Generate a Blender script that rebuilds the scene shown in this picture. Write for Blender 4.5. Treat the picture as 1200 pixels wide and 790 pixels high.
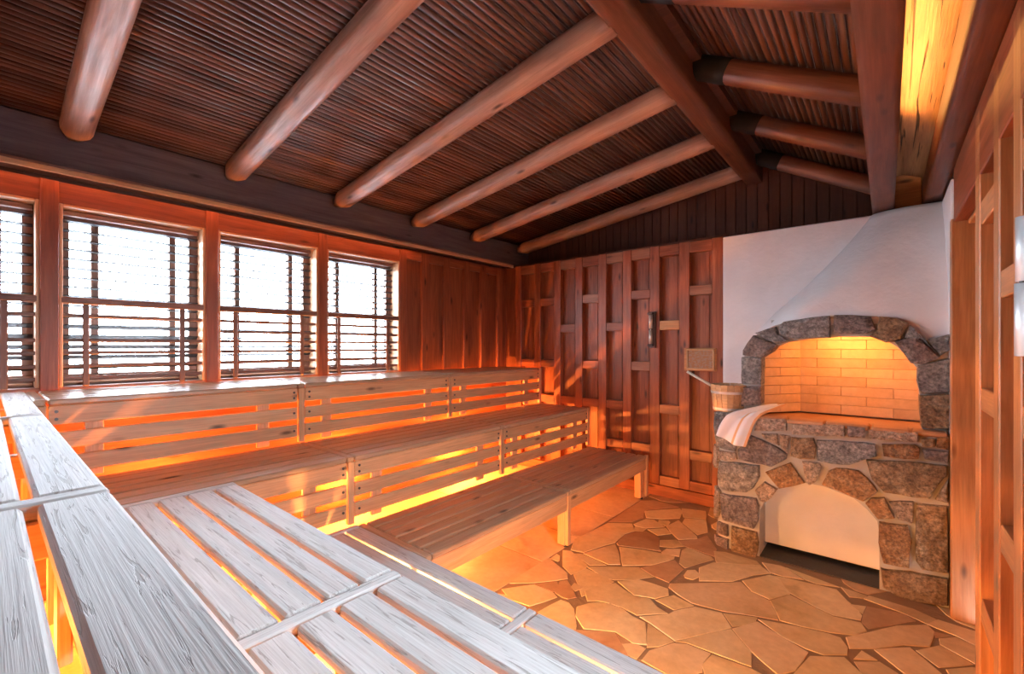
import bpy, bmesh, math, random
from mathutils import Vector, Matrix, noise
random.seed(7)
PI = math.pi
for o in list(bpy.data.objects):
    bpy.data.objects.remove(o, do_unlink=True)
scn = bpy.context.scene
COL = scn.collection

# ------------------------------------------------------------------ camera
cam_d = bpy.data.cameras.new('camera')
cam = bpy.data.objects.new('camera', cam_d)
COL.objects.link(cam)
cam.location = (0, 0, 1.6)
cam.rotation_euler = (PI / 2, 0, math.radians(40.106))
cam_d.sensor_width = 36.0
cam_d.lens = 520.9 / 1200 * 36.0
cam_d.shift_y = 9.9 / 1200
cam_d.clip_start = 0.02
scn.camera = cam

# ------------------------------------------------------------------ world, exposure
world = bpy.data.worlds.new('overcast_sky')
scn.world = world
world.use_nodes = True
bg = world.node_tree.nodes['Background']
bg.inputs['Color'].default_value = (0.75, 0.875, 1.0, 1)
bg.inputs['Strength'].default_value = 27.0
vs = scn.view_settings
vs.view_transform = 'Standard'
vs.look = 'None'
vs.exposure = 1.0
vs.gamma = 1.0
vs.use_curve_mapping = False

ORANGE = (1.0, 0.33, 0.06)
AMBER = (1.0, 0.50, 0.14)

# ------------------------------------------------------------------ materials
MATS = {}

def new_mat(name):
    m = bpy.data.materials.new(name)
    m.use_nodes = True
    nt = m.node_tree
    nt.nodes.clear()
    out = nt.nodes.new('ShaderNodeOutputMaterial')
    b = nt.nodes.new('ShaderNodeBsdfPrincipled')
    nt.links.new(b.outputs[0], out.inputs[0])
    MATS[name] = m
    return m, nt, b

def ramp(nt, stops):
    r = nt.nodes.new('ShaderNodeValToRGB')
    e = r.color_ramp.elements
    while len(e) > 1:
        e.remove(e[0])
    e[0].position = stops[0][0]; e[0].color = (*stops[0][1], 1)
    for p, c in stops[1:]:
        k = e.new(p); k.color = (*c, 1)
    return r

def mixc(nt, mode, fac, a, b):
    n = nt.nodes.new('ShaderNodeMix'); n.data_type = 'RGBA'; n.blend_type = mode
    for sock, v in ((n.inputs[0], fac), (n.inputs[6], a), (n.inputs[7], b)):
        if hasattr(v, 'is_output'): nt.links.new(v, sock)
        elif isinstance(v, tuple): sock.default_value = (*v, 1)
        else: sock.default_value = v
    return n.outputs[2]

def coords(nt, scale, shift=True):
    tc = nt.nodes.new('ShaderNodeTexCoord')
    mp = nt.nodes.new('ShaderNodeMapping')
    mp.inputs['Scale'].default_value = scale
    src = tc.outputs['Object']
    if shift:
        oi = nt.nodes.new('ShaderNodeObjectInfo')
        mul = nt.nodes.new('ShaderNodeMath'); mul.operation = 'MULTIPLY'; mul.inputs[1].default_value = 37.0
        nt.links.new(oi.outputs['Random'], mul.inputs[0])
        add = nt.nodes.new('ShaderNodeVectorMath'); add.operation = 'ADD'
        nt.links.new(src, add.inputs[0]); nt.links.new(mul.outputs[0], add.inputs[1])
        src = add.outputs[0]
    nt.links.new(src, mp.inputs['Vector'])
    return mp.outputs['Vector']

def noise_tex(nt, vec, scale, detail=5, rough=.6, dist=0):
    n = nt.nodes.new('ShaderNodeTexNoise')
    n.inputs['Scale'].default_value = scale
    n.inputs['Detail'].default_value = detail
    n.inputs['Roughness'].default_value = rough
    n.inputs['Distortion'].default_value = dist
    nt.links.new(vec, n.inputs['Vector'])
    return n.outputs[0]

def rand_tint(nt, col, lo, hi):
    oi = nt.nodes.new('ShaderNodeObjectInfo')
    mr = nt.nodes.new('ShaderNodeMapRange')
    mr.inputs['To Min'].default_value = lo; mr.inputs['To Max'].default_value = hi
    nt.links.new(oi.outputs['Random'], mr.inputs[0])
    hsv = nt.nodes.new('ShaderNodeHueSaturation')
    nt.links.new(mr.outputs[0], hsv.inputs['Value'])
    nt.links.new(col, hsv.inputs['Color'])
    return hsv.outputs[0]

def bump(nt, b, h, strength, dist=.004):
    n = nt.nodes.new('ShaderNodeBump')
    n.inputs['Strength'].default_value = strength
    n.inputs['Distance'].default_value = dist
    nt.links.new(h, n.inputs['Height'])
    nt.links.new(n.outputs[0], b.inputs['Normal'])

def wood(name, dark, mid, light, rough=.5, knots=True, tint=(.85, 1.15), grain=1.0, bmp=.35, cracks=None):
    """grain runs along the object's own X axis"""
    m, nt, b = new_mat(name)
    v = coords(nt, (1.0, 11 * grain, 11 * grain))
    n1 = noise_tex(nt, v, 1.8, 6, .62, .8)
    v2 = coords(nt, (2.0, 60 * grain, 60 * grain))
    n2 = noise_tex(nt, v2, 2.0, 3, .6)
    r = ramp(nt, [(.28, dark), (.5, mid), (.72, light)])
    nt.links.new(n1, r.inputs[0])
    r2 = ramp(nt, [(.3, (.72, .70, .68)), (.7, (1.06, 1.05, 1.04))])
    nt.links.new(n2, r2.inputs[0])
    col = mixc(nt, 'MULTIPLY', .8, r.outputs[0], r2.outputs[0])
    if knots:
        vk = coords(nt, (2.6, 8.5, 8.5))
        vo = nt.nodes.new('ShaderNodeTexVoronoi'); vo.inputs['Scale'].default_value = 1.0
        nt.links.new(vk, vo.inputs['Vector'])
        rk = ramp(nt, [(.05, (1, 1, 1)), (.16, (0, 0, 0))])
        nt.links.new(vo.outputs['Distance'], rk.inputs[0])
        col = mixc(nt, 'MIX', rk.outputs[0], col, tuple(c * .28 for c in dark))
    h = n2
    if cracks:
        vc = coords(nt, (cracks[0], cracks[1], cracks[1]))
        nc = noise_tex(nt, vc, 1.0, 4, .55, 1.2)
        rc = ramp(nt, [(.0, (1, 1, 1)), (.36, (1, 1, 1)), (.41, (0, 0, 0))])
        nt.links.new(nc, rc.inputs[0])
        col = mixc(nt, 'MIX', rc.outputs[0], col, cracks[2])
        sub = nt.nodes.new('ShaderNodeMath'); sub.operation = 'SUBTRACT'
        nt.links.new(n2, sub.inputs[0]); nt.links.new(rc.outputs[0], sub.inputs[1])
        h = sub.outputs[0]
    col = rand_tint(nt, col, *tint)
    nt.links.new(col, b.inputs['Base Color'])
    b.inputs['Roughness'].default_value = rough
    bump(nt, b, h, bmp, .003)
    return m

wood('wall_wood', (.20, .052, .021), (.32, .090, .036), (.42, .135, .056), .42)
wood('panel_wood', (.18, .048, .020), (.28, .080, .033), (.37, .118, .050), .45)
wood('block_wood', (.27, .10, .05), (.37, .15, .075), (.46, .20, .105), .42)
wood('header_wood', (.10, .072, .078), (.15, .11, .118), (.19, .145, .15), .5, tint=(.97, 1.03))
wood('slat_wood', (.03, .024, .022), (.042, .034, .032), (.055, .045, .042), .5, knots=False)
wood('rod_wood', (.09, .034, .022), (.15, .06, .038), (.23, .10, .065), .30, knots=False, tint=(.7, 1.3))
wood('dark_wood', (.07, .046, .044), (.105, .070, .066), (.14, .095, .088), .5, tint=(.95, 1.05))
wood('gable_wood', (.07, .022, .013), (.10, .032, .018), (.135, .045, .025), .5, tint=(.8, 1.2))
wood('beam_wood', (.105, .032, .016), (.16, .052, .026), (.22, .08, .042), .42, tint=(.95, 1.05))
wood('log_wood', (.34, .165, .105), (.45, .245, .165), (.56, .35, .255), .36, tint=(.92, 1.08))
wood('hewn_wood', (.36, .17, .085), (.50, .26, .12), (.60, .35, .17), .5, tint=(.97, 1.03), knots=False, cracks=(1.1, 34, (.05, .025, .012)), bmp=.8)
wood('bench_grey', (.62, .63, .62), (.71, .725, .72), (.79, .81, .81), .55, tint=(.96, 1.04), grain=1.6, bmp=.5, knots=False, cracks=(5.0, 80, (.42, .41, .39)))
wood('bench_tan', (.42, .27, .16), (.51, .34, .21), (.58, .41, .27), .30, tint=(.9, 1.1), grain=1.3)
wood('fascia_wood', (.62, .34, .17), (.70, .405, .21), (.76, .47, .26), .42, tint=(.92, 1.08))
wood('frame_wood', (.40, .20, .11), (.50, .27, .15), (.58, .33, .19), .5, tint=(.9, 1.1), knots=False)
wood('rail_wood', (.15, .075, .055), (.21, .11, .08), (.27, .15, .11), .45, knots=False)
wood('window_wood', (.24, .12, .085), (.33, .17, .12), (.42, .24, .17), .45, knots=False)
wood('post_wood', (.42, .16, .055), (.54, .225, .08), (.62, .29, .11), .4)
wood('fresh_wood', (.55, .23, .07), (.66, .30, .10), (.74, .37, .14), .45, knots=False)
wood('pale_wood', (.62, .52, .40), (.72, .63, .50), (.80, .72, .60), .5, knots=False)
wood('bucket_wood', (.46, .24, .10), (.60, .36, .17), (.72, .48, .26), .5, knots=False)

def simple(name, col, rough=.5, metal=0.0):
    m, nt, b = new_mat(name)
    b.inputs['Base Color'].default_value = (*col, 1)
    b.inputs['Roughness'].default_value = rough
    b.inputs['Metallic'].default_value = metal
    return m

def emit(name, col, s):
    m = bpy.data.materials.new(name); m.use_nodes = True
    nt = m.node_tree; nt.nodes.clear()
    out = nt.nodes.new('ShaderNodeOutputMaterial'); e = nt.nodes.new('ShaderNodeEmission')
    e.inputs[0].default_value = (*col, 1); e.inputs[1].default_value = s
    nt.links.new(e.outputs[0], out.inputs[0]); MATS[name] = m
    return m

simple('bolt_steel', (.10, .09, .085), .4, .8)
simple('brushed_steel', (.70, .73, .74), .42, .55)
simple('hoop_steel', (.66, .64, .60), .35, .6)
simple('rubber', (.02, .02, .02), .7)
simple('sleeve_black', (.008, .007, .007), .8)
emit('lamp_glow', ORANGE, 2.5)
emit('lamp_amber', AMBER, 5)

def glass():
    m = bpy.data.materials.new('pane_glass'); m.use_nodes = True
    nt = m.node_tree; nt.nodes.clear()
    out = nt.nodes.new('ShaderNodeOutputMaterial')
    t = nt.nodes.new('ShaderNodeBsdfTransparent'); g = nt.nodes.new('ShaderNodeBsdfGlossy')
    g.inputs['Roughness'].default_value = .03
    mx = nt.nodes.new('ShaderNodeMixShader'); mx.inputs[0].default_value = .06
    nt.links.new(t.outputs[0], mx.inputs[1]); nt.links.new(g.outputs[0], mx.inputs[2])
    nt.links.new(mx.outputs[0], out.inputs[0]); MATS['pane_glass'] = m
glass()

def plaster(name, c, bmp=.25):
    m, nt, b = new_mat(name)
    v = coords(nt, (1, 1, 1), False)
    n1 = noise_tex(nt, v, 3.0, 5, .6); n2 = noise_tex(nt, v, 28, 4, .6)
    r = ramp(nt, [(.3, tuple(x * .90 for x in c)), (.7, c)])
    nt.links.new(n1, r.inputs[0]); nt.links.new(r.outputs[0], b.inputs['Base Color'])
    b.inputs['Roughness'].default_value = .85
    n3 = noise_tex(nt, v, 9, 3, .5, 1.5)
    ad = nt.nodes.new('ShaderNodeMath'); ad.operation = 'ADD'
    nt.links.new(n2, ad.inputs[0]); nt.links.new(n3, ad.inputs[1])
    bump(nt, b, ad.outputs[0], bmp, .008)
plaster('plaster', (.80, .79, .80), .35)
plaster('mortar', (.47, .43, .38), .7)
plaster('grout', (.34, .21, .11), .5)
plaster('slot_dark', (.07, .065, .06), .5)
plaster('snow', (.34, .35, .37))
plaster('render_white', (.78, .74, .70), .15)

def stone(name, a, b_, c, scale=9):
    m, nt, b = new_mat(name)
    v = coords(nt, (1, 1, 1))
    n1 = noise_tex(nt, v, scale, 6, .7, .6); n2 = noise_tex(nt, v, scale * 6, 4, .7)
    r = ramp(nt, [(.3, a), (.5, b_), (.68, c)])
    nt.links.new(n1, r.inputs[0])
    r2 = ramp(nt, [(.34, (.45, .43, .41)), (.5, (1.1, 1.1, 1.08)), (.68, (1.9, 1.85, 1.75))])
    nt.links.new(n2, r2.inputs[0])
    col = mixc(nt, 'MULTIPLY', .85, r.outputs[0], r2.outputs[0])
    col = rand_tint(nt, col, .85, 1.15)
    nt.links.new(col, b.inputs['Base Color'])
    b.inputs['Roughness'].default_value = .75
    n3 = noise_tex(nt, v, scale * 2.4, 6, .75, .8)
    bump(nt, b, n3, 1.0, .05)
stone('stone_grey', (.14, .135, .135), (.28, .265, .255), (.42, .40, .38))
stone('stone_brown', (.16, .09, .045), (.31, .20, .11), (.46, .35, .23))
stone('stone_rust', (.24, .11, .04), (.38, .20, .085), (.48, .32, .18))
stone('stone_tan', (.28, .19, .13), (.42, .31, .23), (.52, .42, .33))
stone('stone_purple', (.15, .115, .11), (.26, .205, .19), (.38, .32, .29))

def flag(name, a, b_, c):
    m, nt, b = new_mat(name)
    v = coords(nt, (1, 1, 1))
    n1 = noise_tex(nt, v, 2.6, 6, .62, .5); n2 = noise_tex(nt, v, 22, 4, .6)
    r = ramp(nt, [(.30, a), (.44, b_), (.64, c)])
    nt.links.new(n1, r.inputs[0])
    r2 = ramp(nt, [(.3, (.84, .82, .8)), (.7, (1.05, 1.05, 1.05))])
    nt.links.new(n2, r2.inputs[0])
    col = mixc(nt, 'MULTIPLY', .8, r.outputs[0], r2.outputs[0])
    col = rand_tint(nt, col, .88, 1.1)
    nt.links.new(col, b.inputs['Base Color'])
    b.inputs['Roughness'].default_value = .42
    bump(nt, b, n1, .4, .01)
flag('flag_yellow', (.56, .37, .16), (.74, .52, .25), (.82, .62, .34))
flag('flag_rose', (.58, .37, .17), (.72, .49, .25), (.80, .59, .34))
flag('flag_rust', (.40, .20, .09), (.52, .29, .14), (.62, .38, .20))
flag('fire_brick', (.64, .40, .22), (.70, .45, .25), (.75, .50, .29))
flag('hearth_clay', (.40, .18, .09), (.50, .25, .13), (.58, .32, .18))

def towel_mat():
    m, nt, b = new_mat('towel_cloth')
    uv = nt.nodes.new('ShaderNodeUVMap'); uv.uv_map = 'weave'
    sep = nt.nodes.new('ShaderNodeSeparateXYZ'); nt.links.new(uv.outputs[0], sep.inputs[0])
    W = (.84, .82, .83); T = (.72, .42, .22)
    r = ramp(nt, [(0, W), (.50, W), (.52, T), (.58, T), (.60, W), (.90, W), (.92, T), (1, T)])
    nt.links.new(sep.outputs[0], r.inputs[0])
    nt.links.new(r.outputs[0], b.inputs['Base Color'])
    b.inputs['Roughness'].default_value = .95
    tc = nt.nodes.new('ShaderNodeTexCoord')
    bump(nt, b, noise_tex(nt, tc.outputs['Object'], 260, 2, .5), .5, .004)
towel_mat()

def plaque_mat():
    m, nt, b = new_mat('plaque_face')
    tc = nt.nodes.new('ShaderNodeTexCoord')
    mp = nt.nodes.new('ShaderNodeMapping'); mp.inputs['Scale'].default_value = (26, 1, 46)
    nt.links.new(tc.outputs['Object'], mp.inputs['Vector'])
    n = noise_tex(nt, mp.outputs[0], 1.4, 2, .5)
    r = ramp(nt, [(.45, (.36, .16, .06)), (.6, (.34, .23, .16))])
    nt.links.new(n, r.inputs[0]); nt.links.new(r.outputs[0], b.inputs['Base Color'])
    b.inputs['Roughness'].default_value = .5
plaque_mat()

# ------------------------------------------------------------------ object helpers
W = {}          # world matrices of possible parents

def place(o, loc=(0, 0, 0), rot=(0, 0, 0), parent=None):
    COL.objects.link(o)
    o.location = loc
    o.rotation_euler = rot
    W[o] = Matrix.LocRotScale(Vector(loc), o.rotation_euler, None)
    if parent is not None:
        o.parent = parent
        o.matrix_parent_inverse = W[parent].inverted()
    return o

def tag(o, label=None, cat=None, group=None, kind=None):
    if label: o['label'] = label
    if cat: o['category'] = cat
    if group: o['group'] = group
    if kind: o['kind'] = kind
    return o

def empty(name, loc, label=None, cat=None, group=None, kind=None, parent=None):
    o = bpy.data.objects.new(name, None)
    o.empty_display_size = .1
    place(o, loc, parent=parent)
    return tag(o, label, cat, group, kind)

def mesh_obj(name, me, mat, loc=(0, 0, 0), rot=(0, 0, 0), parent=None):
    if mat and not me.materials:
        me.materials.append(MATS[mat])
    return place(bpy.data.objects.new(name, me), loc, rot, parent)

BOX = {}
def box_mesh(dx, dy, dz, mat, bev):
    k = (round(dx, 4), round(dy, 4), round(dz, 4), mat, bev)
    if k in BOX: return BOX[k]
    bm = bmesh.new()
    bmesh.ops.create_cube(bm, size=1)
    for v in bm.verts: v.co = Vector((v.co.x * dx, v.co.y * dy, v.co.z * dz))
    if bev > 0:
        bev = min(bev, .3 * min(dx, dy, dz))
        bmesh.ops.bevel(bm, geom=bm.edges[:], offset=bev, segments=1, affect='EDGES')
    me = bpy.data.meshes.new('board'); bm.to_mesh(me); bm.free()
    me.materials.append(MATS[mat])
    BOX[k] = me
    return me

ROT = {'x': (0, 0, 0), 'y': (0, 0, PI / 2), 'z': (0, -PI / 2, 0)}
def board(name, lo, hi, mat, parent=None, axis=None, bev=.004, tilt=None):
    """box from corner lo to corner hi (world), grain along axis (default: longest side)"""
    lo = Vector(lo); hi = Vector(hi)
    d = hi - lo; c = (hi + lo) / 2
    if axis is None:
        axis = 'xyz'[max(range(3), key=lambda i: abs(d[i]))]
    dims = {'x': (d.x, d.y, d.z), 'y': (d.y, d.x, d.z), 'z': (d.z, d.y, d.x)}[axis]
    rot = ROT[axis]
    if tilt:
        rot = (Matrix.Rotation(tilt[1], 3, tilt[0]) @ __import__('mathutils').Euler(rot).to_matrix()).to_euler()
    return place(bpy.data.objects.new(name, box_mesh(*[abs(t) for t in dims], mat, bev)), c, rot, parent)

def bm_obj(name, bm, mat, loc=(0, 0, 0), rot=(0, 0, 0), parent=None, smooth=False):
    bmesh.ops.recalc_face_normals(bm, faces=bm.faces[:])
    if smooth:
        for f in bm.faces: f.smooth = True
    me = bpy.data.meshes.new(name); bm.to_mesh(me); bm.free()
    return mesh_obj(name, me, mat, loc, rot, parent)

def log_mesh(L, w, h, seed, mat, round_a=True, round_b=False, n=16, rings=26, sq=2.6, wob=.03):
    """hewn log along +X from 0 to L, section w x h centred on the axis"""
    bm = bmesh.new(); rs = []
    for i in range(rings):
        t = i / (rings - 1)
        # denser rings at the ends
        x = L * t
        k = 1.0
        if round_a and x < .09: k = math.sqrt(max(.06, 1 - (1 - x / .09) ** 2 * .72))
        if round_b and L - x < .09: k = math.sqrt(max(.06, 1 - (1 - (L - x) / .09) ** 2 * .72))
        r = []
        for j in range(n):
            a = 2 * PI * j / n
            c, s = math.cos(a), math.sin(a)
            q = (abs(c) ** sq + abs(s) ** sq) ** (-1 / sq)
            nz = 1 + wob * noise.noise(Vector((x * 1.7 + seed * 9, c * 1.3, s * 1.3 + seed)))
            r.append(bm.verts.new((x, c * q * w / 2 * k * nz, s * q * h / 2 * k * nz)))
        rs.append(r)
    for a, b in zip(rs, rs[1:]):
        for j in range(n):
            bm.faces.new((a[j], a[(j + 1) % n], b[(j + 1) % n], b[j]))
    bm.faces.new(rs[0]); bm.faces.new(rs[-1])
    bmesh.ops.recalc_face_normals(bm, faces=bm.faces[:])
    for f in bm.faces: f.smooth = len(f.verts) == 4
    me = bpy.data.meshes.new('log'); bm.to_mesh(me); bm.free()
    me.materials.append(MATS[mat])
    return me

def cyl_mesh(r, L, mat, n=16, axis='z', r2=None):
    bm = bmesh.new()
    bmesh.ops.create_cone(bm, cap_ends=True, segments=n, radius1=r, radius2=r if r2 is None else r2, depth=L)
    rot = {'z': Matrix(), 'x': Matrix.Rotation(PI / 2, 4, 'Y'), 'y': Matrix.Rotation(-PI / 2, 4, 'X')}[axis]
    bmesh.ops.transform(bm, matrix=rot, verts=bm.verts[:])
    for f in bm.faces: f.smooth = len(f.verts) == 4
    me = bpy.data.meshes.new('tube'); bm.to_mesh(me); bm.free()
    me.materials.append(MATS[mat])
    return me

def poly_prism(name, pts, fn, mat, parent=None):
    """pts 2-D outline; fn(p, side) -> 3-D point for side 0 / 1"""
    bm = bmesh.new()
    a = [bm.verts.new(fn(p, 0)) for p in pts]; b = [bm.verts.new(fn(p, 1)) for p in pts]
    bm.faces.new(a); bm.faces.new(b[::-1])
    for i in range(len(pts)):
        j = (i + 1) % len(pts)
        bm.faces.new((a[j], a[i], b[i], b[j]))
    bm.normal_update()
    bmesh.ops.triangulate(bm, faces=[f for f in bm.faces if len(f.verts) > 4])
    return bm_obj(name, bm, mat, parent=parent)

def point_light(name, loc, col, watts, radius=.03):
    d = bpy.data.lights.new(name, 'POINT'); d.color = col; d.energy = watts; d.shadow_soft_size = radius
    o = bpy.data.objects.new(name, d); COL.objects.link(o); o.location = loc
    return o

def area_light(name, loc, direction, sx, sy, col, watts, portal=False, spread=None):
    d = bpy.data.lights.new(name, 'AREA'); d.shape = 'RECTANGLE'; d.size = sx; d.size_y = sy
    d.color = col; d.energy = watts
    if spread: d.spread = spread
    if portal: d.cycles.is_portal = True
    o = bpy.data.objects.new(name, d); COL.objects.link(o); o.location = loc
    o.rotation_euler = Vector(direction).to_track_quat('-Z', 'Y').to_euler()
    return o

# ------------------------------------------------------------------ dimensions
XL, XR = -4.0, 0.30            # face of window wall / face of right wall
YN, YB, YG = -0.54, 4.60, 5.05  # near wall, batten face of back wall, gable
CAMC = Vector((0, 0, 1.6)); YAW = math.radians(40.106)
FW = Vector((-math.sin(YAW), math.cos(YAW), 0)); RT = Vector((math.cos(YAW), math.sin(YAW), 0))
def ray(u, v): return FW + RT * ((u - 600) / 520.9) + Vector((0, 0, (404.9 - v) / 520.9))
def onY(u, v, y): d = ray(u, v); return CAMC + d * (y / d.y)      # photo measurement on a plane y = const
def onZ(u, v, z): d = ray(u, v); return CAMC + d * ((z - 1.6) / d.z)

# ================================================================== FLOOR
def clip(poly, p, n):
    out = []
    for i in range(len(poly)):
        a, b = poly[i], poly[(i + 1) % len(poly)]
        da = (a[0] - p[0]) * n[0] + (a[1] - p[1]) * n[1]; db = (b[0] - p[0]) * n[0] + (b[1] - p[1]) * n[1]
        if da <= 0: out.append(a)
        if da * db < 0:
            t = da / (da - db); out.append((a[0] + (b[0] - a[0]) * t, a[1] + (b[1] - a[1]) * t))
    return out

bmf = bmesh.new(); bmesh.ops.create_cube(bmf, size=1)
for v in bmf.verts: v.co = Vector((-1.85 + v.co.x * 4.5, 2.2 + v.co.y * 5.6, -.0695 + v.co.z * .13))
floor = tag(bm_obj('floor', bmf, 'grout'), 'floor of irregular sandstone flags with dark joints', kind='structure')

FC = {'1': (660, 570), '2': (560, 650), '3': (700, 670), '4': (820, 630), '5': (960, 670), 'p': None}
TRACE = [  # outlines of the flags in view, measured in the photograph
 ('1', [(600,110),(700,105),(890,158),(640,182),(622,200),(618,240),(530,272),(350,270)]),
 ('1', [(632,190),(900,172),(915,195),(895,245),(760,250),(645,240)]),
 ('1', [(918,170),(1098,190),(1098,250),(930,235)]),
 ('1', [(940,245),(1100,258),(1110,350),(1035,372),(925,280)]),
 ('1', [(800,308),(890,262),(1025,382),(1030,400),(890,408),(832,350)]),
 ('1', [(548,290),(640,252),(700,258),(780,312),(640,318),(562,304)]),
 ('1', [(555,312),(640,324),(610,343),(550,340)]),
 ('1', [(655,332),(790,323),(828,363),(730,376)]),
 ('1', [(750,415),(870,412),(928,458),(850,468),(748,460)]),
 ('1', [(345,283),(530,287),(548,343),(470,368),(408,420),(398,433),(330,447),(160,506),(60,488),(92,408)]),
 ('1', [(418,436),(472,378),(560,348),(640,348),(738,398),(733,470),(752,498),(600,473),(432,453)]),
 ('1', [(163,517),(400,448),(423,500),(437,598),(350,598)]),
 ('1', [(438,468),(600,488),(858,537),(848,558),(700,602),(462,608)]),
 ('1', [(763,505),(800,483),(902,483),(892,538),(772,520)]),
 ('1', [(82,517),(150,522),(328,603),(202,603)]),
 ('1', [(918,492),(960,473),(1138,542),(1155,562),(1060,588),(940,626),(898,590),(908,540)]),
 ('1', [(892,418),(1030,408),(1110,380),(1178,480),(1163,538),(1000,478),(937,458)]),
 ('1', [(183,617),(580,623),(696,694),(540,717),(400,717),(330,706)]),
 ('1', [(603,627),(860,568),(888,602),(922,636),(815,735),(704,690)]),
 ('1', [(0,494),(60,497),(188,610),(150,638),(60,676),(0,612)]),
 ('4', [(0,230),(110,193),(470,222),(542,274),(410,288),(250,332),(0,332)]),
 ('4', [(112,105),(200,114),(430,178),(466,213),(132,188)]),
 ('p', [(786,683.5),(857,682.8),(868,682),(879,692.6),(901,703.5),(910,719.6),(911.5,726.3),(881,720.5),(847,715.5),(812,706.5),(796,697),(784,688)]),
 ('4', [(335,332),(540,288),(617,332),(685,430),(540,472),(403,410)]),
 ('p', [(904,674.3),(917,676.2),(946,683),(980,690.6),(991,703),(1003,713),(1009,720),(1007.5,726),(976,720.3),(957,711.3),(926.5,694.5),(914.7,680)]),
 ('p', [(903,703.7),(926,697.5),(956.6,713),(976,722.3),(1008,729.5),(1015,739),(998,743),(972,740),(940,733.3),(914.5,726.6),(911.7,719)]),
 ('p', [(894,659.4),(914,663),(920,665.5),(940.5,678.6),(917,674.7),(904,670.8)]),
 ('p', [(922,665.2),(983,687.6),(957,683.6),(945,679.2)]),
 ('5', [(242,252),(358,267),(332,318)]),
 ('5', [(372,268),(650,323),(735,376),(540,407),(382,436),(334,390),(348,322)]),
 ('5', [(217,503),(380,468),(600,418),(830,408),(887,462),(838,573),(640,558),(440,588),(242,588)]),
 ('5', [(893,463),(1045,499),(902,503)]),
 ('5', [(933,517),(1060,508),(1240,590),(1240,725),(942,560)]),
 ('5', [(755,607),(938,568),(1180,710),(922,732)]),
 ('5', [(433,602),(700,583),(945,790),(990,850),(760,850),(640,760)]),
 ('5', [(272,670),(330,613),(436,678)]),
 ('p', [(889,725.6),(915,730.4),(970,742.4),(984,747),(991.5,758),(990.5,766.4),(965,766.4),(945,759.6),(918.5,746)]),
 ('p', [(950,769.5),(989,770.4),(1012,792),(1018,806),(915,806),(934,786)]),
 ('p', [(1002,775.5),(1031,776),(1053,790),(1066,806),(1022,806)]),
 ('5', [(985,752),(1180,738),(1300,760),(1300,850),(1050,850)]),
 ('p', [(986,688),(1015,698),(1012,700.5),(996,699)]),
 ('p', [(1013,701.5),(1019,698),(1070,713.5),(1097,725.6),(1086,730.6),(1060,718.4)]),
 ('p', [(1088,731.6),(1100,726.6),(1146,741),(1146,757),(1120,744)]),
 ('p', [(690,707),(700,706),(715,707.5),(730,714.5),(739.5,722),(755.5,729.3),(757.3,754.6),(741,753),(721,739.6),(700,737.2),(685,736),(676,722),(677,711)]),
 ('3', [(392,397),(578,535),(470,568),(387,578)]),
 ('3', [(162,76),(320,62),(420,92),(540,132),(543,178),(440,203),(390,188),(290,178),(232,130)]),
 ('3', [(-90,150),(0,112),(140,88),(218,150),(288,192),(400,208),(458,272),(536,318),(300,328),(190,268),(60,232),(0,222),(-70,225)]),
 ('3', [(453,216),(590,183),(736,259),(590,288)]),
 ('3', [(602,302),(750,273),(958,317),(1026,428),(850,467),(600,526),(403,390),(336,347),(560,328)]),
 ('3', [(978,322),(1230,352),(1200,402),(1047,418)]),
 ('3', [(613,537),(860,478),(1028,443),(1183,620),(1183,728),(900,618),(700,548)]),
 ('3', [(348,680),(403,608),(590,553),(690,563),(866,630),(803,708),(806,768),(700,800),(560,790)]),
 ('3', [(813,716),(890,642),(1183,747),(1290,800),(1180,860),(860,860)]),
 ('p', [(859,737),(887.5,728.5),(916,746.5),(946,764),(931,785),(912,790),(894,775),(880,762)]),
 ('p', [(673,738),(700,739.6),(720.6,741.2),(732,762),(736,770),(715,775)]),
 ('3', [(192,557),(290,553),(368,590),(300,663),(237,630)]),
 ('3', [(152,478),(266,543),(196,548)]),
 ('2', [(272,172),(550,24),(686,140),(686,183),(430,213),(252,218)]),
 ('2', [(192,266),(430,232),(568,287),(606,325),(400,393),(252,340)]),
 ('2', [(442,226),(608,208),(622,268),(582,280)]),
 ('2', [(633,204),(690,200),(756,326),(690,338),(642,320),(602,290)]),
 ('2', [(742,150),(830,103),(1048,206),(803,318),(782,240)]),
 ('2', [(470,440),(640,348),(700,372),(736,420),(756,540),(740,640),(480,560)]),
]
traced = []
for k, q in TRACE:
    o = FC[k]
    pts = [onZ(u, v, 0) if o is None else onZ(o[0] + u / 6.583, o[1] + v / 6.583, 0) for u, v in q]
    traced.append([(p.x, p.y) for p in pts])
def inside(p, poly):
    c = False
    for i in range(len(poly)):
        a, b = poly[i], poly[i - 1]
        if (a[1] > p[1]) != (b[1] > p[1]) and p[0] < (b[0] - a[0]) * (p[1] - a[1]) / (b[1] - a[1]) + a[0]: c = not c
    return c
block = []
for q in traced:
    cx = sum(p[0] for p in q) / len(q); cy = sum(p[1] for p in q) / len(q)
    for i in range(len(q)):
        a, b = q[i], q[(i + 1) % len(q)]
        n = max(1, int(math.hypot(a[0] - b[0], a[1] - b[1]) / .08))
        for k in range(n):
            x, y = a[0] + (b[0] - a[0]) * k / n, a[1] + (b[1] - a[1]) * k / n
            D = math.hypot(cx - x, cy - y) or 1; f = min(.045, D * .6) / D
            block.append((x + (cx - x) * f, y + (cy - y) * f))
seeds = []
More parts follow.
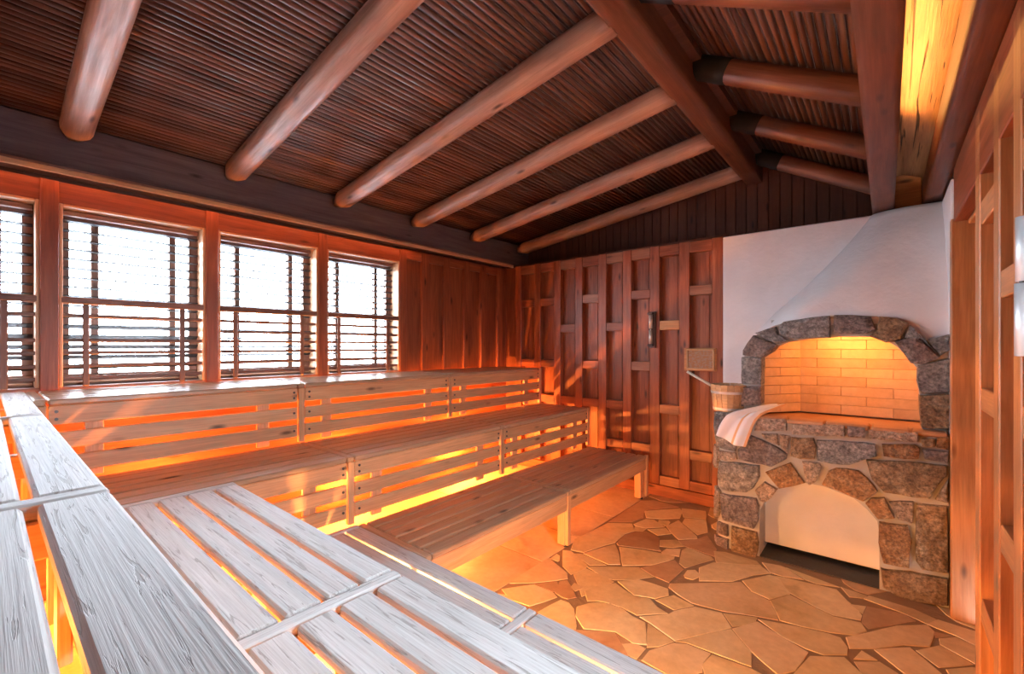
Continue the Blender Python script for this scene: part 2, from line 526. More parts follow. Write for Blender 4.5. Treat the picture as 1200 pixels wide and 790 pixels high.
for _ in range(4000):
    s = (random.uniform(-1.94, .66), random.uniform(.2, 4.64))
    if any(inside(s, q) for q in traced): continue
    if s[1] > 3.74 and s[0] > -1.10: continue
    if all((s[0] - k[0]) ** 2 + (s[1] - k[1]) ** 2 > .07 ** 2 for k in block) and all((s[0] - k[0]) ** 2 + (s[1] - k[1]) ** 2 > .30 ** 2 for k in seeds): seeds.append(s)

def flagstone(poly, mat, grow=.003):
    cx = sum(p[0] for p in poly) / len(poly); cy = sum(p[1] for p in poly) / len(poly)
    pts = []
    for i in range(len(poly)):
        a, b = poly[i], poly[(i + 1) % len(poly)]
        L = math.hypot(b[0] - a[0], b[1] - a[1])
        n = max(1, min(4, int(L / .09)))
        for k in range(n):
            t = k / n
            x, y = a[0] + (b[0] - a[0]) * t, a[1] + (b[1] - a[1]) * t
            dx, dy = cx - x, cy - y; D = math.hypot(dx, dy) or 1
            q = grow + .006 * (noise.noise(Vector((x * 9, y * 9, 2))) + .45)
            pts.append((x + dx / D * q, y + dy / D * q))
    bm = bmesh.new()
    zt = random.uniform(-.002, .0)
    bot = [bm.verts.new((x - cx, y - cy, -.016)) for x, y in pts]
    mid = [bm.verts.new((x - cx, y - cy, zt - .004)) for x, y in pts]
    top = [bm.verts.new(((x - cx) * .985, (y - cy) * .985, zt)) for x, y in pts]
    n = len(pts)
    for r0, r1 in ((bot, mid), (mid, top)):
        for i in range(n): bm.faces.new((r0[i], r0[(i + 1) % n], r1[(i + 1) % n], r1[i]))
    bm.faces.new(top)
    bm_obj('flagstone', bm, mat, (cx, cy, 0), parent=floor)

for q in traced:
    flagstone(q, random.choice(['flag_yellow'] * 7 + ['flag_rose'] * 2 + ['flag_rust']), -.0095)
for i, s in enumerate(seeds):
    poly = [(-1.94, .2), (.62, .2), (.62, 4.64), (-1.94, 4.64)]
    for k in seeds + block:
        if k is s: continue
        d = (k[0] - s[0], k[1] - s[1])
        if d[0] ** 2 + d[1] ** 2 < 1.6:
            poly = clip(poly, ((s[0] + k[0]) / 2, (s[1] + k[1]) / 2), d)
        if len(poly) < 3: break
    if len(poly) >= 3:
        flagstone(poly, random.choice(['flag_yellow'] * 6 + ['flag_rose'] * 3 + ['flag_rust']), .001)
# cut slabs below the benches
ys = [.2, .85, 1.5, 2.12, 2.66, 3.2, 3.78, 4.64]; xs = [-4.0, -3.3, -2.62, -1.945]
for a, b in zip(ys, ys[1:]):
    for c, d in zip(xs, xs[1:]):
        board('floor_slab', (c + .004, a + .004, -.016), (d - .004, b - .004, -.001), 'flag_rose', floor, 'x', .003)

# ================================================================== WINDOW WALL (left)
POSTS = [-.615, .263, 1.141, 2.03, 2.928]
HP = .0425
Z0, Z1 = 1.335, 2.505          # window opening
wall_left = tag(board('wall_left', (XL - .22, YN - .1, 0), (XL - .04, YG, Z0 - .03), 'wall_wood', None, 'y', 0), 'timber window wall with battens and posts', kind='structure')
for p in POSTS:
    board('post', (XL - .20, p - HP, Z0 - .03), (XL, p + HP, 2.64), 'wall_wood', wall_left)
board('lintel', (XL - .20, YN, Z1), (XL - .012, 2.9, 2.64), 'wall_wood', wall_left)
board('outer_sill', (XL - .26, YN, Z0 - .045), (XL - .02, 2.9, Z0), 'window_wood', wall_left)
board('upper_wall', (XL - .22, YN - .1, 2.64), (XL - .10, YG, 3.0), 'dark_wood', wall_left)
board('cladding', (XL - .22, 2.96, Z0 - .03), (XL - .04, YG, 2.66), 'panel_wood', wall_left, 'z')
for y in (3.23, 3.55, 3.875, 4.18, 4.50):
    board('batten', (XL - .04, y - .05, Z0 - .03), (XL, y + .05, 2.64), 'wall_wood', wall_left)
for y0, y1 in ((2.97, 3.18), (3.28, 3.50), (3.60, 3.825), (3.925, 4.13), (4.23, 4.45)):
    board('block', (XL - .04, y0, 2.545), (XL - .004, y1, 2.64), 'wall_wood', wall_left)
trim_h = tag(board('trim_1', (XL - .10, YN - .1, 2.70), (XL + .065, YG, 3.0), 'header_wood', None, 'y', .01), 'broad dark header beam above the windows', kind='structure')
# light cove below the header: ledge with a lip that hides the LED profile
trim_c = tag(board('trim_2', (XL - .10, YN, 2.685), (XL + .135, YB + .02, 2.70), 'window_wood', None, 'y', .003), 'narrow cove ledge with glowing orange underside', kind='structure')
board('lip', (XL + .120, YN, 2.650), (XL + .138, YB + .02, 2.684), 'fascia_wood', trim_c)
led = empty('led_strip', (XL + .07, 2.0, 2.68), 'slim orange light strip hidden behind the cove lip above windows', 'light strip')
board('profile', (XL + .060, YN + .03, 2.674), (XL + .085, 3.1, 2.684), 'brushed_steel', led, bev=0)
board('diffuser', (XL + .063, YN + .03, 2.670), (XL + .082, 3.1, 2.6735), 'lamp_glow', led, bev=0)
area_light('cove_light', (XL + .0725, (YN + 3.1) / 2, 2.668), (0, 0, -1), .018, 3.1 - YN - .06, (1, .20, .07), 1.9)

def window(idx, y0, y1):
    w = empty('window_%d' % idx, (XL - .2, (y0 + y1) / 2, Z0), 'three-light timber window in the long wall', kind='structure')
    S, X0, X1 = .045, XL - .215, XL - .165
    L = y1 - y0
    board('sash_rail', (X0, y0, Z0), (X1, y1, Z0 + .075), 'window_wood', w)
    board('sash_rail', (X0, y0, Z1 - .07), (X1, y1, Z1), 'window_wood', w)
    for a, b in ((0, .06), (.165, .205), (.60, .64), (L - .07, L)):
        board('stile', (X0, y0 + a, Z0 + .075), (X1, y0 + b, Z1 - .07), 'window_wood', w)
    for a, b in ((.06, .165), (.205, .60), (.64, L - .07)):
        board('pane', (X0 + .02, y0 + a, Z0 + .075), (X0 + .026, y0 + b, Z1 - .07), 'pane_glass', w, 'z', 0)
    for a, b in ((y0, y0 + .018), (y1 - .018, y1)):
        board('jamb', (XL - .165, a, Z0), (XL - .012, b, Z1), 'fascia_wood', w)
    board('head', (XL - .165, y0 + .018, Z1 - .014), (XL - .012, y1 - .018, Z1), 'fascia_wood', w)
    area_light('window_portal', (XL - .225, (y0 + y1) / 2, (Z0 + Z1) / 2), (1, 0, 0), L, Z1 - Z0, (1, 1, 1), 1, portal=True)

NAMES = ['beside the near corner', 'next to the corner window', 'between the two middle posts', 'beside the batten cladding']
def blind(i, y0, y1):
    b = empty('window_blind', (XL - .13, (y0 + y1) / 2, Z0 + .02),
              'wooden slatted blind hanging in the window ' + NAMES[i], 'blind')
    board('head_rail', (XL - .155, y0 + .022, Z1 - .05), (XL - .11, y1 - .022, Z1 - .018), 'window_wood', b)
    z = Z1 - .085; k = 0
    while z > Z0 + .06:
        t = -0.20
        if i <= 1 and z < 1.86: t = -0.6
        if i > 1 and z < 1.6: t = -0.35
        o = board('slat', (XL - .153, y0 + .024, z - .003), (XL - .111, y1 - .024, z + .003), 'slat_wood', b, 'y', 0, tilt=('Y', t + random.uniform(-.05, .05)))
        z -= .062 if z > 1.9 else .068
    board('bottom_rail', (XL - .150, y0 + .024, Z0 + .012), (XL - .114, y1 - .024, Z0 + .027), 'frame_wood', b)
    for y in (y0 + .13, y1 - .13):
        board('cord', (XL - .1325, y, Z0 + .02), (XL - .1305, y + .002, Z1 - .03), 'window_wood', b, bev=0)

def guard(i, y0, y1):
    g = empty('window_guard', (XL - .035, (y0 + y1) / 2, Z0),
              'low dark wooden bar guard across the window ' + NAMES[i], 'guard rail')
    X0, X1 = XL - .05, XL - .016
    board('top_rail', (X0 - .004, y0 + .006, 1.868), (X1 + .006, y1 - .006, 1.912), 'rail_wood', g, bev=.008)
    zs = [1.795, 1.71, 1.632, 1.552, 1.467, 1.388]
    if i < 2: zs.remove(1.71)
    for z in zs:
        board('bar', (X0, y0 + .008, z - .012), (X0 + .016, y1 - .008, z + .012), 'rail_wood', g)
    for y in (y0 + .125, y1 - .145):
        board('upright', (X0 + .016, y - .016, Z0), (X1, y + .016, 1.868), 'rail_wood', g)

WINS = [(POSTS[i] + HP, POSTS[i + 1] - HP) for i in range(4)]
for i, (a, b) in enumerate(WINS):
    window(i + 1, a, b); blind(i, a, b); guard(i, a, b)

# near wall behind the camera
wall_near = tag(board('wall_near', (XL - .22, YN - .18, 0), (.6, YN - .03, 3.75), 'panel_wood', None, 'z', 0), 'near timber wall behind the grey benches', kind='structure')
for k in range(14):
    x = XL + .2 + k * .316
    board('batten', (x - .05, YN - .03, 0), (x + .05, YN, 3.2), 'wall_wood', wall_near)

# ================================================================== BACK WALL
wall_back = tag(board('wall_back', (XL - .04, YB + .07, 0), (-1.16, YB + .14, 2.66), 'panel_wood', None, 'z', 0), 'back wall of reddish panels, battens and staggered blocks', kind='structure')
BAT = [-3.765, -3.45, -3.14, -2.828, -2.512, -2.205, -1.888, -1.577, -1.258]
for x in BAT:
    board('batten', (x - .05, YB, .13), (x + .05, YB + .07, 2.655), 'wall_wood', wall_back)
LV = {0: 2.595, 1: 2.155, 2: 1.812, 3: 1.375, 4: .93, 5: .49, 6: .175}
cols = {-1: (0, 2, 4), 0: (0, 1, 3, 4), 1: (0, 1, 3, 4), 2: (0, 2, 4), 3: (0, 1, 3, 4), 4: (0, 2, 4, 5), 5: (0, 1, 3, 5), 6: (0, 2, 4, 6), 7: (0, 1, 5, 6)}
for i in range(8):
    a, b = BAT[i] + .05, BAT[i + 1] - .05
    for k in cols[i]:
        h = .048 if k != 0 else .055
        mt = 'fresh_wood' if (i == 6 and k == 2) else random.choice(['wall_wood', 'wall_wood', 'block_wood'])
        board('block', (a + .001, YB + .004, LV[k] - h), (b - .001, YB + .07, LV[k] + h), mt, wall_back, 'x')
board('kick_board', (XL, YB + .02, 0), (-1.16, YB + .07, .115), 'wall_wood', wall_back)
# board joints inside the panels
for x in [(BAT[i] + BAT[i + 1]) / 2 + .02 for i in range(8)]:
    board('panel_strip', (x - .045, YB + .064, .13), (x + .045, YB + .0705, 2.60), 'panel_wood', wall_back, 'z', .003)
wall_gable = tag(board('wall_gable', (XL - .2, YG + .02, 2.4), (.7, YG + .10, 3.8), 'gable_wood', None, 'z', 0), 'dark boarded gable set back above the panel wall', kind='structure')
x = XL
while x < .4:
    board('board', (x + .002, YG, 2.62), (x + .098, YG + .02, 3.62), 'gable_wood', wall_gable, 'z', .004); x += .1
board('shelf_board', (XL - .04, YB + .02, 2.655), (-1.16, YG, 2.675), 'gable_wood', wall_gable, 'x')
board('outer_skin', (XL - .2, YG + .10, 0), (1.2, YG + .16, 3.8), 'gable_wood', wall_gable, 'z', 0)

# ================================================================== CEILING
SL, SR = .138, -.553           # roof slopes
def zl(x): return 2.862 + SL * (x + 3.8)        # underside of the left rafters
def zr(x): return 3.235 + SR * (x + .745)       # underside of the right rafters
def deck(name, pts, y0, y1, mat, parent=None):
    return poly_prism(name, pts, lambda p, s: (p[0], y1 if s else y0, p[1]), mat, parent)
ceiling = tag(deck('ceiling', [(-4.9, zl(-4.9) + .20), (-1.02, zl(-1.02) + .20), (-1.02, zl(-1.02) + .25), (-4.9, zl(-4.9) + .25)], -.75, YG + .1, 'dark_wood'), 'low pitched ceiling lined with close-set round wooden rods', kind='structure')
deck('deck_board', [(-1.02, 3.60), (-1.02, 3.65), (.95, zr(.95) + .26), (.95, zr(.95) + .205)], -.75, YG + .1, 'dark_wood', ceiling)
deck('ridge_board', [(-1.06, 3.42), (-.90, 3.42), (-.90, 3.66), (-1.06, 3.66)], -.75, YG + .1, 'gable_wood', ceiling)
RODL = YG - YN
rod_l = [cyl_mesh(r, RODL, 'rod_wood', 8, 'x') for r in (.0132, .014, .0148)]
rod_r = [cyl_mesh(r, RODL, 'rod_wood', 8, 'x') for r in (.0152, .016, .0168)]
x = XL + .03
while x < -1.10:
    mesh_obj('rod', random.choice(rod_l), None, (x, (YG + YN) / 2, zl(x) + .167 + random.uniform(-.0015, .0015)), (random.uniform(0, 6), 0, PI / 2), ceiling)
    x += .0412
x = -.93
while x < -.05:
    mesh_obj('rod', random.choice(rod_r), None, (x, (YG + YN) / 2, zr(x) + .174 + random.uniform(-.003, .003)), (random.uniform(0, 6), 0, PI / 2), ceiling)
    x += .0405

ORD = ['first', 'second', 'third', 'fourth', 'fifth', 'sixth']
RY = [.366, 1.243, 2.122, 3.0, 3.885, 4.79]
ang = math.atan(SL)
for i, y in enumerate(RY):
    L = (3.90 - 1.08) / math.cos(ang)
    me = log_mesh(L, .155 if i == 0 else .15, .15, i + 1, 'log_wood')
    o = mesh_obj('log_rafter', me, None, (-3.915, y, zl(-3.915) + .076), (0, -ang, 0))
    tag(o, 'pale log rafter over the benches, %s from the boarded gable' % ORD[5 - i], 'rafter', 'log rafters over the benches')
angr = math.atan(-SR)
for i, y in enumerate(RY):
    if y < 1: continue
    L = .90 / math.cos(angr)
    me = log_mesh(L, .135, .14, i + 20, 'beam_wood', False, False, rings=12)
    o = mesh_obj('short_rafter', me, None, (-.945, y, zr(-.945) + .070), (0, angr, 0))
    rot = (0, angr, 0); u = Vector((math.cos(angr), 0, -math.sin(angr)))
    sleeve = log_mesh(.235, .139, .144, i + 20, 'sleeve_black', False, False, rings=4)  # added black sleeve, darkens the rafter end next to the ridge
    mesh_obj('black_sleeve', sleeve, None, Vector((-.945, y, zr(-.945) + .070)) - u * .012, rot, o)
    tag(o, 'short reddish rafter between ridge beam and purlin, %s from the boarded gable' % ORD[5 - i], 'rafter', 'short rafters on the steep roof side')
def beam(name, lo, hi, mat, label, cat='beam', seed=3, sq=9):
    L = hi[1] - lo[1]
    me = log_mesh(L, hi[0] - lo[0], hi[2] - lo[2], seed, mat, False, False, n=24, rings=14, sq=sq, wob=.012)
    return tag(mesh_obj(name, me, None, ((lo[0] + hi[0]) / 2, lo[1], (lo[2] + hi[2]) / 2), (0, 0, PI / 2)), label, cat)
beam('ridge_beam', (-1.10, YN, 3.24), (-.953, YG, 3.46), 'beam_wood', 'long reddish brown squared ridge beam at the roof peak', sq=16)
beam('roof_purlin', (-.086, YN, 2.625), (.047, YB - .02, 2.80), 'beam_wood', 'squared purlin resting on top of the white chimney breast', sq=16)
beam('wall_plate', (.205, YN, 2.63), (.315, YB - .02, 2.845), 'beam_wood', 'dark squared beam running along the top of the right wall', sq=7)
board('soffit_plank', (-.03, YN, 0), (.24, YG, .03), 'hewn_wood', ceiling, 'y', .004)
sp = COL.objects[-1] if False else bpy.data.objects['soffit_plank']
sp.location = (.115, (YN + YG) / 2, 2.885 + .045)
sp.rotation_euler = (Matrix.Rotation(.42, 3, 'Y') @ Matrix.Rotation(PI / 2, 3, 'Z')).to_euler()
board('end_board', (.05, YB - .02, 2.62), (.205, YB + .01, 2.92), 'post_wood', ceiling, 'x')
# lamp lying on the purlin, lights the plank above
lamp = empty('tube_lamp', (.005, 2.65, 2.80), 'amber tube lamp lying on top of the purlin', 'lamp')
mesh_obj('tube', cyl_mesh(.012, 1.5, 'lamp_amber', 10, 'y'), None, (.02, 2.65, 2.84), parent=lamp)
board('holder', (-.02, 1.9, 2.80), (.035, 3.40, 2.826), 'bolt_steel', lamp)
area_light('soffit_light', (.036, 2.65, 2.842), (1, 0, .35), 1.45, .02, (1, .44, .11), 2.7)

# ================================================================== RIGHT WALL
wall_right = tag(board('wall_right', (XR + .075, 1.66, 0), (XR + .12, 2.74, 2.60), 'panel_wood', None, 'z', 0), 'right wall of reddish panels behind open battens', kind='structure')
board('end_panel', (XR + .04, YN - .18, 0), (XR + .12, .56, 2.60), 'panel_wood', wall_right, 'z', 0)
board('over_panel', (XR + .04, .56, 2.14), (XR + .12, 1.66, 2.60), 'panel_wood', wall_right, 'y', 0)
for y in (2.76, 2.33, 2.00, 1.70):
    w = .05 if y < 2.7 else .06
    board('batten', (XR, y - w, 0), (XR + .074, y + w, 2.60), 'post_wood', wall_right)
RB = [2.70, 2.38, 2.28, 2.05, 1.95, 1.75]
# unseen glazed door, added to bring daylight onto bench fronts and foreground
gd = empty('added_door', (XR + .06, 1.1, 0), 'unseen glazed timber door added in the right wall for daylight', kind='structure')
for a, b in ((.57, .68), (1.50, 1.645)):
    board('stile', (XR + .02, a, .01), (XR + .075, b, 2.13), 'post_wood', gd)
for a, b in ((.01, .22), (1.02, 1.12), (2.02, 2.13)):
    board('rail', (XR + .02, .68, a), (XR + .075, 1.50, b), 'post_wood', gd)
board('lower_panel', (XR + .035, .68, .22), (XR + .06, 1.50, 1.02), 'panel_wood', gd, 'z', 0)
for a, b in ((.68, .90), (1.28, 1.50)):
    board('side_panel', (XR + .035, a, 1.12), (XR + .06, b, 2.02), 'panel_wood', gd, 'z', 0)
board('pane', (XR + .045, .90, 1.12), (XR + .051, 1.28, 2.02), 'pane_glass', gd, 'z', 0)
area_light('door_portal', (XR + .09, 1.09, 1.57), (-1, 0, 0), .40, .92, (1, 1, 1), 1, portal=True)
for k, lv in enumerate([(1, 3, 5), (2, 4), (1, 3, 5)]):
    for q in lv:
        board('block', (XR + .004, RB[2 * k + 1] + .001, LV[q] - .048), (XR + .074, RB[2 * k] - .001, LV[q] + .048), 'post_wood', wall_right, 'y')
board('top_rail', (XR - .0, YN - .18, 2.32), (XR + .06, 3.64, 2.635), 'wall_wood', wall_right, 'y')
trim_j = tag(board('trim_3', (.29, 3.645, 0), (.75, 3.72, 2.34), 'post_wood', None, 'z', .004), 'orange-brown jamb post beside the fireplace', kind='structure')
board('jamb_head', (.36, 2.82, 2.30), (.75, 3.645, 2.36), 'post_wood', trim_j, 'y')
door = tag(board('door_1', (.70, 2.80, .01), (.75, 3.645, 2.30), 'post_wood', None, 'z', .004), 'timber door set back in the doorway', kind='structure')
board('rail', (.685, 2.85, 1.0), (.70, 3.6, 1.1), 'wall_wood', door)
board('return', (XR + .04, 2.74, 0), (.75, 2.82, 2.36), 'post_wood', wall_right, 'z')
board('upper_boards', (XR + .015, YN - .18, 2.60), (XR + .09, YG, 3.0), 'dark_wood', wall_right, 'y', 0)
board('corner_boards', (XR + .05, 3.72, 0), (XR + .11, YG, 2.66), 'panel_wood', wall_right, 'z', 0)
board('outer_skin', (.75, 2.74, 0), (.80, YG + .1, 3.0), 'panel_wood', wall_right, 'z', 0)
hd = empty('pull_handle', (.262, 1.56, 1.6), 'brushed steel tubular pull handle', parent=gd)
mesh_obj('tube', cyl_mesh(.014, .15, 'brushed_steel', 20), None, (.245, 1.56, 1.825), parent=hd)
mesh_obj('tube', cyl_mesh(.0155, .17, 'brushed_steel', 20), None, (.245, 1.56, 1.66), parent=hd)
mesh_obj('collar', cyl_mesh(.008, .012, 'bolt_steel', 14), None, (.245, 1.56, 1.748), parent=hd)
for z in (1.60, 1.88):
    mesh_obj('bracket', cyl_mesh(.006, .058, 'brushed_steel', 10, 'x'), None, (.272, 1.56, z), parent=hd)
board('mount', (.300, 1.53, 1.56), (.319, 1.59, 1.92), 'post_wood', hd)

# ================================================================== BENCHES
TIER = {'upper': 1.320, 'middle': .888, 'lower': .450}
TH = .032
def bolt(p, axis, parent):
    k = 'bolt' + axis
    if k not in BOX: BOX[k] = cyl_mesh(.008, .006, 'bolt_steel', 10, axis)
    mesh_obj('bolt', BOX[k], None, p, parent=parent)

def bench(tier, run, a, b, front, label, fascia=True, top='bench_tan', strip_a=True, legs=True):
    """run 'y': bench along the window wall, front face at x = front (facing +x), from y=a to y=b
       run 'x': bench along the near wall, front face at y = front (facing +y), from x=a to x=b"""
    T = TIER[tier]; D = .690
    if run == 'y': P = lambda s, d, z: (front - d, s, z)
    else: P = lambda s, d, z: (s, front - d, z)
    def bd(name, s0, s1, d0, d1, z0, z1, mat, **k):
        p, q = P(s0, d0, z0), P(s1, d1, z1)
        lo = tuple(min(i, j) for i, j in zip(p, q)); hi = tuple(max(i, j) for i, j in zip(p, q))
        return board(name, lo, hi, mat, root, **k)
    base = P((a + b) / 2, D / 2, 0)
    root = empty('sauna_bench', base, label, 'bench')
    ax = run
    # seat boards
    w, g = .098, .0172
    s0 = a + (.052 if strip_a else .004)
    for k in range(6):
        d0 = k * (w + g)
        bd('seat_board', s0, b - .008, d0, d0 + w, T - TH, T, top, axis=ax, bev=.007)
    if strip_a:
        bd('end_strip', a, a + .043, 0, D - .01, T - TH, T, top, axis='x' if run == 'y' else 'y', bev=.005)
    # bearers below the boards
    for s in (a + .012, (a + b) / 2, b - .05):
        bd('bearer', s, s + .04, .03, D - .02, T - TH - .07, T - TH - .001, 'fascia_wood')
    if fascia:
        if tier == 'lower':
            bd('front_board', a + .05, b - .004, .006, .030, T - .150, T - TH - .002, 'fascia_wood', axis=ax)
        else:
            for z1, z0 in ((T - TH - .002, T - .135), (T - .173, T - .262), (T - .300, T - .392)):
                nm = 'front_board' if z1 > T - .1 else 'slat'
                bd(nm, a + .052, b - .004, .006, .028, z0, z1, 'fascia_wood', axis=ax)
            for s in (a + .19, b - .27):
                bd('upright', s, s + .08, .030, .055, T - .432, T - TH - .072, 'fascia_wood')
            for s in (a + .082, b - .03):
                for z in (T - .065, T - .105, T - .215, T - .345):
                    bolt(P(s, .004, z), 'x' if run == 'y' else 'y', root)
        bd('end_post', a + .004, a + .048, .002, .034, (T - .434) if tier != 'lower' else .02, T - TH - .002, 'fascia_wood', axis='z')
    if fascia and b > 4.4 and run == 'y':
        bd('end_post', b - .002, b + .042, .002, .034, (T - .434) if tier != 'lower' else .02, T - .002, 'fascia_wood', axis='z')
    if tier == 'lower' and legs:
        for s in ((a + .006, b - .075) if legs == 2 else (a + .006,)):
            l = bd('leg', s, s + .066, .036, .105, .012, T - .105, 'fascia_wood', axis='z')
            f = P(s + .033, .05, .006)
            mesh_obj('foot', cyl_mesh(.022, .012, 'rubber', 12), None, f, parent=l)
            l2 = bd('leg', s, s + .066, D - .12, D - .05, 0, T - .105, 'fascia_wood', axis='z')
    return root

SEAM = [.16, 1.487, 2.952, 4.455]
w3 = ['in the near corner', 'in the middle of the window wall', 'touching the back wall']
for i in range(3):
    bench('upper', 'y', SEAM[i], SEAM[i + 1], -3.302, 'top-tier slatted bench under the windows, ' + w3[i], strip_a=True)
    bench('middle', 'y', SEAM[i], SEAM[i + 1], -2.613, 'middle-tier slatted bench along the window wall, ' + w3[i], strip_a=True)
bench('lower', 'y', 1.545, 2.952, -1.912, 'lowest bench along the window wall, beside the corner bench', legs=1)
bench('lower', 'y', 2.952, 4.455, -1.912, 'lowest bench along the window wall, touching the back wall', legs=2)
SX = [-3.99, -2.660, -1.200, .275]
for i, t in enumerate(['in the window corner', 'between the two cross strips', 'ending at the right wall']):
    bench('upper', 'x', SX[i], SX[i + 1], .158, 'grey weathered top-tier bench along the near wall, ' + t, top='bench_grey')
for i, t in enumerate(['against the window-side bench', 'ending at the right wall']):
    bench('middle', 'x', SX[i + 1] if i else -2.608, SX[i + 2], .840, 'pale grey middle-tier bench along the near wall, ' + t, top='bench_grey')
    bench('lower', 'x', SX[i + 1] if i else -2.608, SX[i + 2], 1.540, 'greyish lowest bench along the near wall, ' + t, top='bench_grey', legs=1)

# wall lamps below the benches
def wall_lamp(loc, nrm, label, watts, col=None):
    r = empty('bulkhead_lamp', loc, label, 'lamp', 'orange lamps below the benches')
    n = Vector(nrm)
    ax = 'x' if abs(n.x) > .5 else ('y' if abs(n.y) > .5 else 'z')
    mesh_obj('base', cyl_mesh(.06, .03, 'bolt_steel', 20, ax), None, Vector(loc) + n * .015, parent=r)
    bm = bmesh.new(); bmesh.ops.create_uvsphere(bm, u_segments=16, v_segments=8, radius=.04)
    bm_obj('glass_dome', bm, 'lamp_glow', tuple(Vector(loc) + n * .045), parent=r, smooth=True)
    point_light('bench_light', tuple(Vector(loc) + n * .12), col or ORANGE, watts, .03)
for y, t in ((.75, 'in the near corner'), (2.2, 'midway along the windows'), (3.65, 'before the last bench')):
    wall_lamp((XL - .04, y, .42), (1, 0, 0), 'round orange lamp below the window benches, ' + t, 85)
for x, t in ((-2.6, 'towards the windows'), (-.9, 'towards the right wall')):
    wall_lamp((x, YN, .42), (0, 1, 0), 'round orange lamp below the grey near benches, ' + t, 38)

wall_lamp((XL - .04, 4.34, .42), (1, 0, 0), 'round orange lamp below the window benches, in the corner by the back wall', 6)
for x, t, w in ((-1.884, 'towards the window side', 62), (-.4425, 'towards the doorway', 30)):
    wall_lamp((x, 1.22, .347), (0, 0, -1), 'round amber lamp below the lowest grey bench, ' + t, w, (1, .45, .12))

# ================================================================== FIREPLACE
YF = 3.785                       # mortar face of the base
fire = empty('stone_fireplace', (-.38, 4.1, 0), 'stone-fronted fireplace with arched opening below a white plaster hood', 'fireplace')
ARCH = [(-.735, -.0), (-.735, .345), (-.70, .43), (-.61, .548), (-.52, .60), (-.434, .618), (-.33, .612), (-.17, .568), (-.10, .51), (-.046, .445), (-.035, .36), (-.035, 0)]
base = poly_prism('base', [(-.93, 0), (-.93, 1.03), (.292, 1.03), (.292, 0)] + ARCH[::-1], lambda p, s: (p[0], YF if s == 0 else 4.46, p[1]), 'mortar', fire)
# rounded left end
arc = [(-.93, 4.46)] + [(-.93 - .135 * math.sin(t * PI / 16), YF + .135 - .135 * math.cos(t * PI / 16)) for t in range(9)] + [(-1.065, 4.46)]
poly_prism('base_end', arc, lambda p, s: (p[0], p[1], 0 if s == 0 else 1.03), 'mortar', fire)
def bend(x, d):
    """front surface of the base at x, pushed out by d"""
    if x > -.93: return Vector((x, YF - d, 0))
    s = min(-.93 - x, .16) / .16; a = s * 1.15
    return Vector((-.93 - (.135 + d) * math.sin(a), YF + .135 - (.135 + d) * math.cos(a), 0))

def stone_block(poly, mat, parent, surf, y_plane, depth=.035, back=.03, seed=0, scale_in=.80):
    """irregular facing stone; poly in photo pixels measured on the plane y_plane"""
    P = [onY(u, v, y_plane) for u, v in poly]
    pts = []
    for i in range(len(P)):
        a, b = P[i], P[(i + 1) % len(P)]
        n = max(1, min(4, int((b - a).length / .05)))
        for k in range(n):
            p = a.lerp(b, k / n); pts.append((p.x, p.z))
    cx = sum(p[0] for p in pts) / len(pts); cz = sum(p[1] for p in pts) / len(pts)
    jit = lambda x, z: noise.noise(Vector((x * 14, z * 14, seed * 3.1)))
    rings = []
    for f, d, am in ((1.0, -back, 0), (1.0, depth * .30, .004), (.965, depth * .85, .008), (scale_in * .8, depth, .016)):
        r = []
        for x, z in pts:
            xx = cx + (x - cx) * f; zz = cz + (z - cz) * f
            j = jit(xx, zz)
            xx += j * .006; zz += jit(zz + 5, xx) * .006
            r.append((xx, zz, d + am * jit(xx * 1.7, zz * 1.7 + 3)))
        rings.append(r)
    c3 = surf(cx, 0); c3 = Vector((c3.x, c3.y, cz))
    bm = bmesh.new(); vr = []
    for r in rings:
        vr.append([bm.verts.new(Vector((*surf(x, d).xy, z)) - c3) for x, z, d in r])
    n = len(pts)
    for a, b in zip(vr, vr[1:]):
        for i in range(n): bm.faces.new((a[i], a[(i + 1) % n], b[(i + 1) % n], b[i]))
    s = surf(cx, depth * 1.02); cv = bm.verts.new(Vector((s.x, s.y, cz)) - c3)
    for i in range(n): bm.faces.new((vr[-1][i], vr[-1][(i + 1) % n], cv))
    return bm_obj('stone', bm, mat, c3, parent=parent)

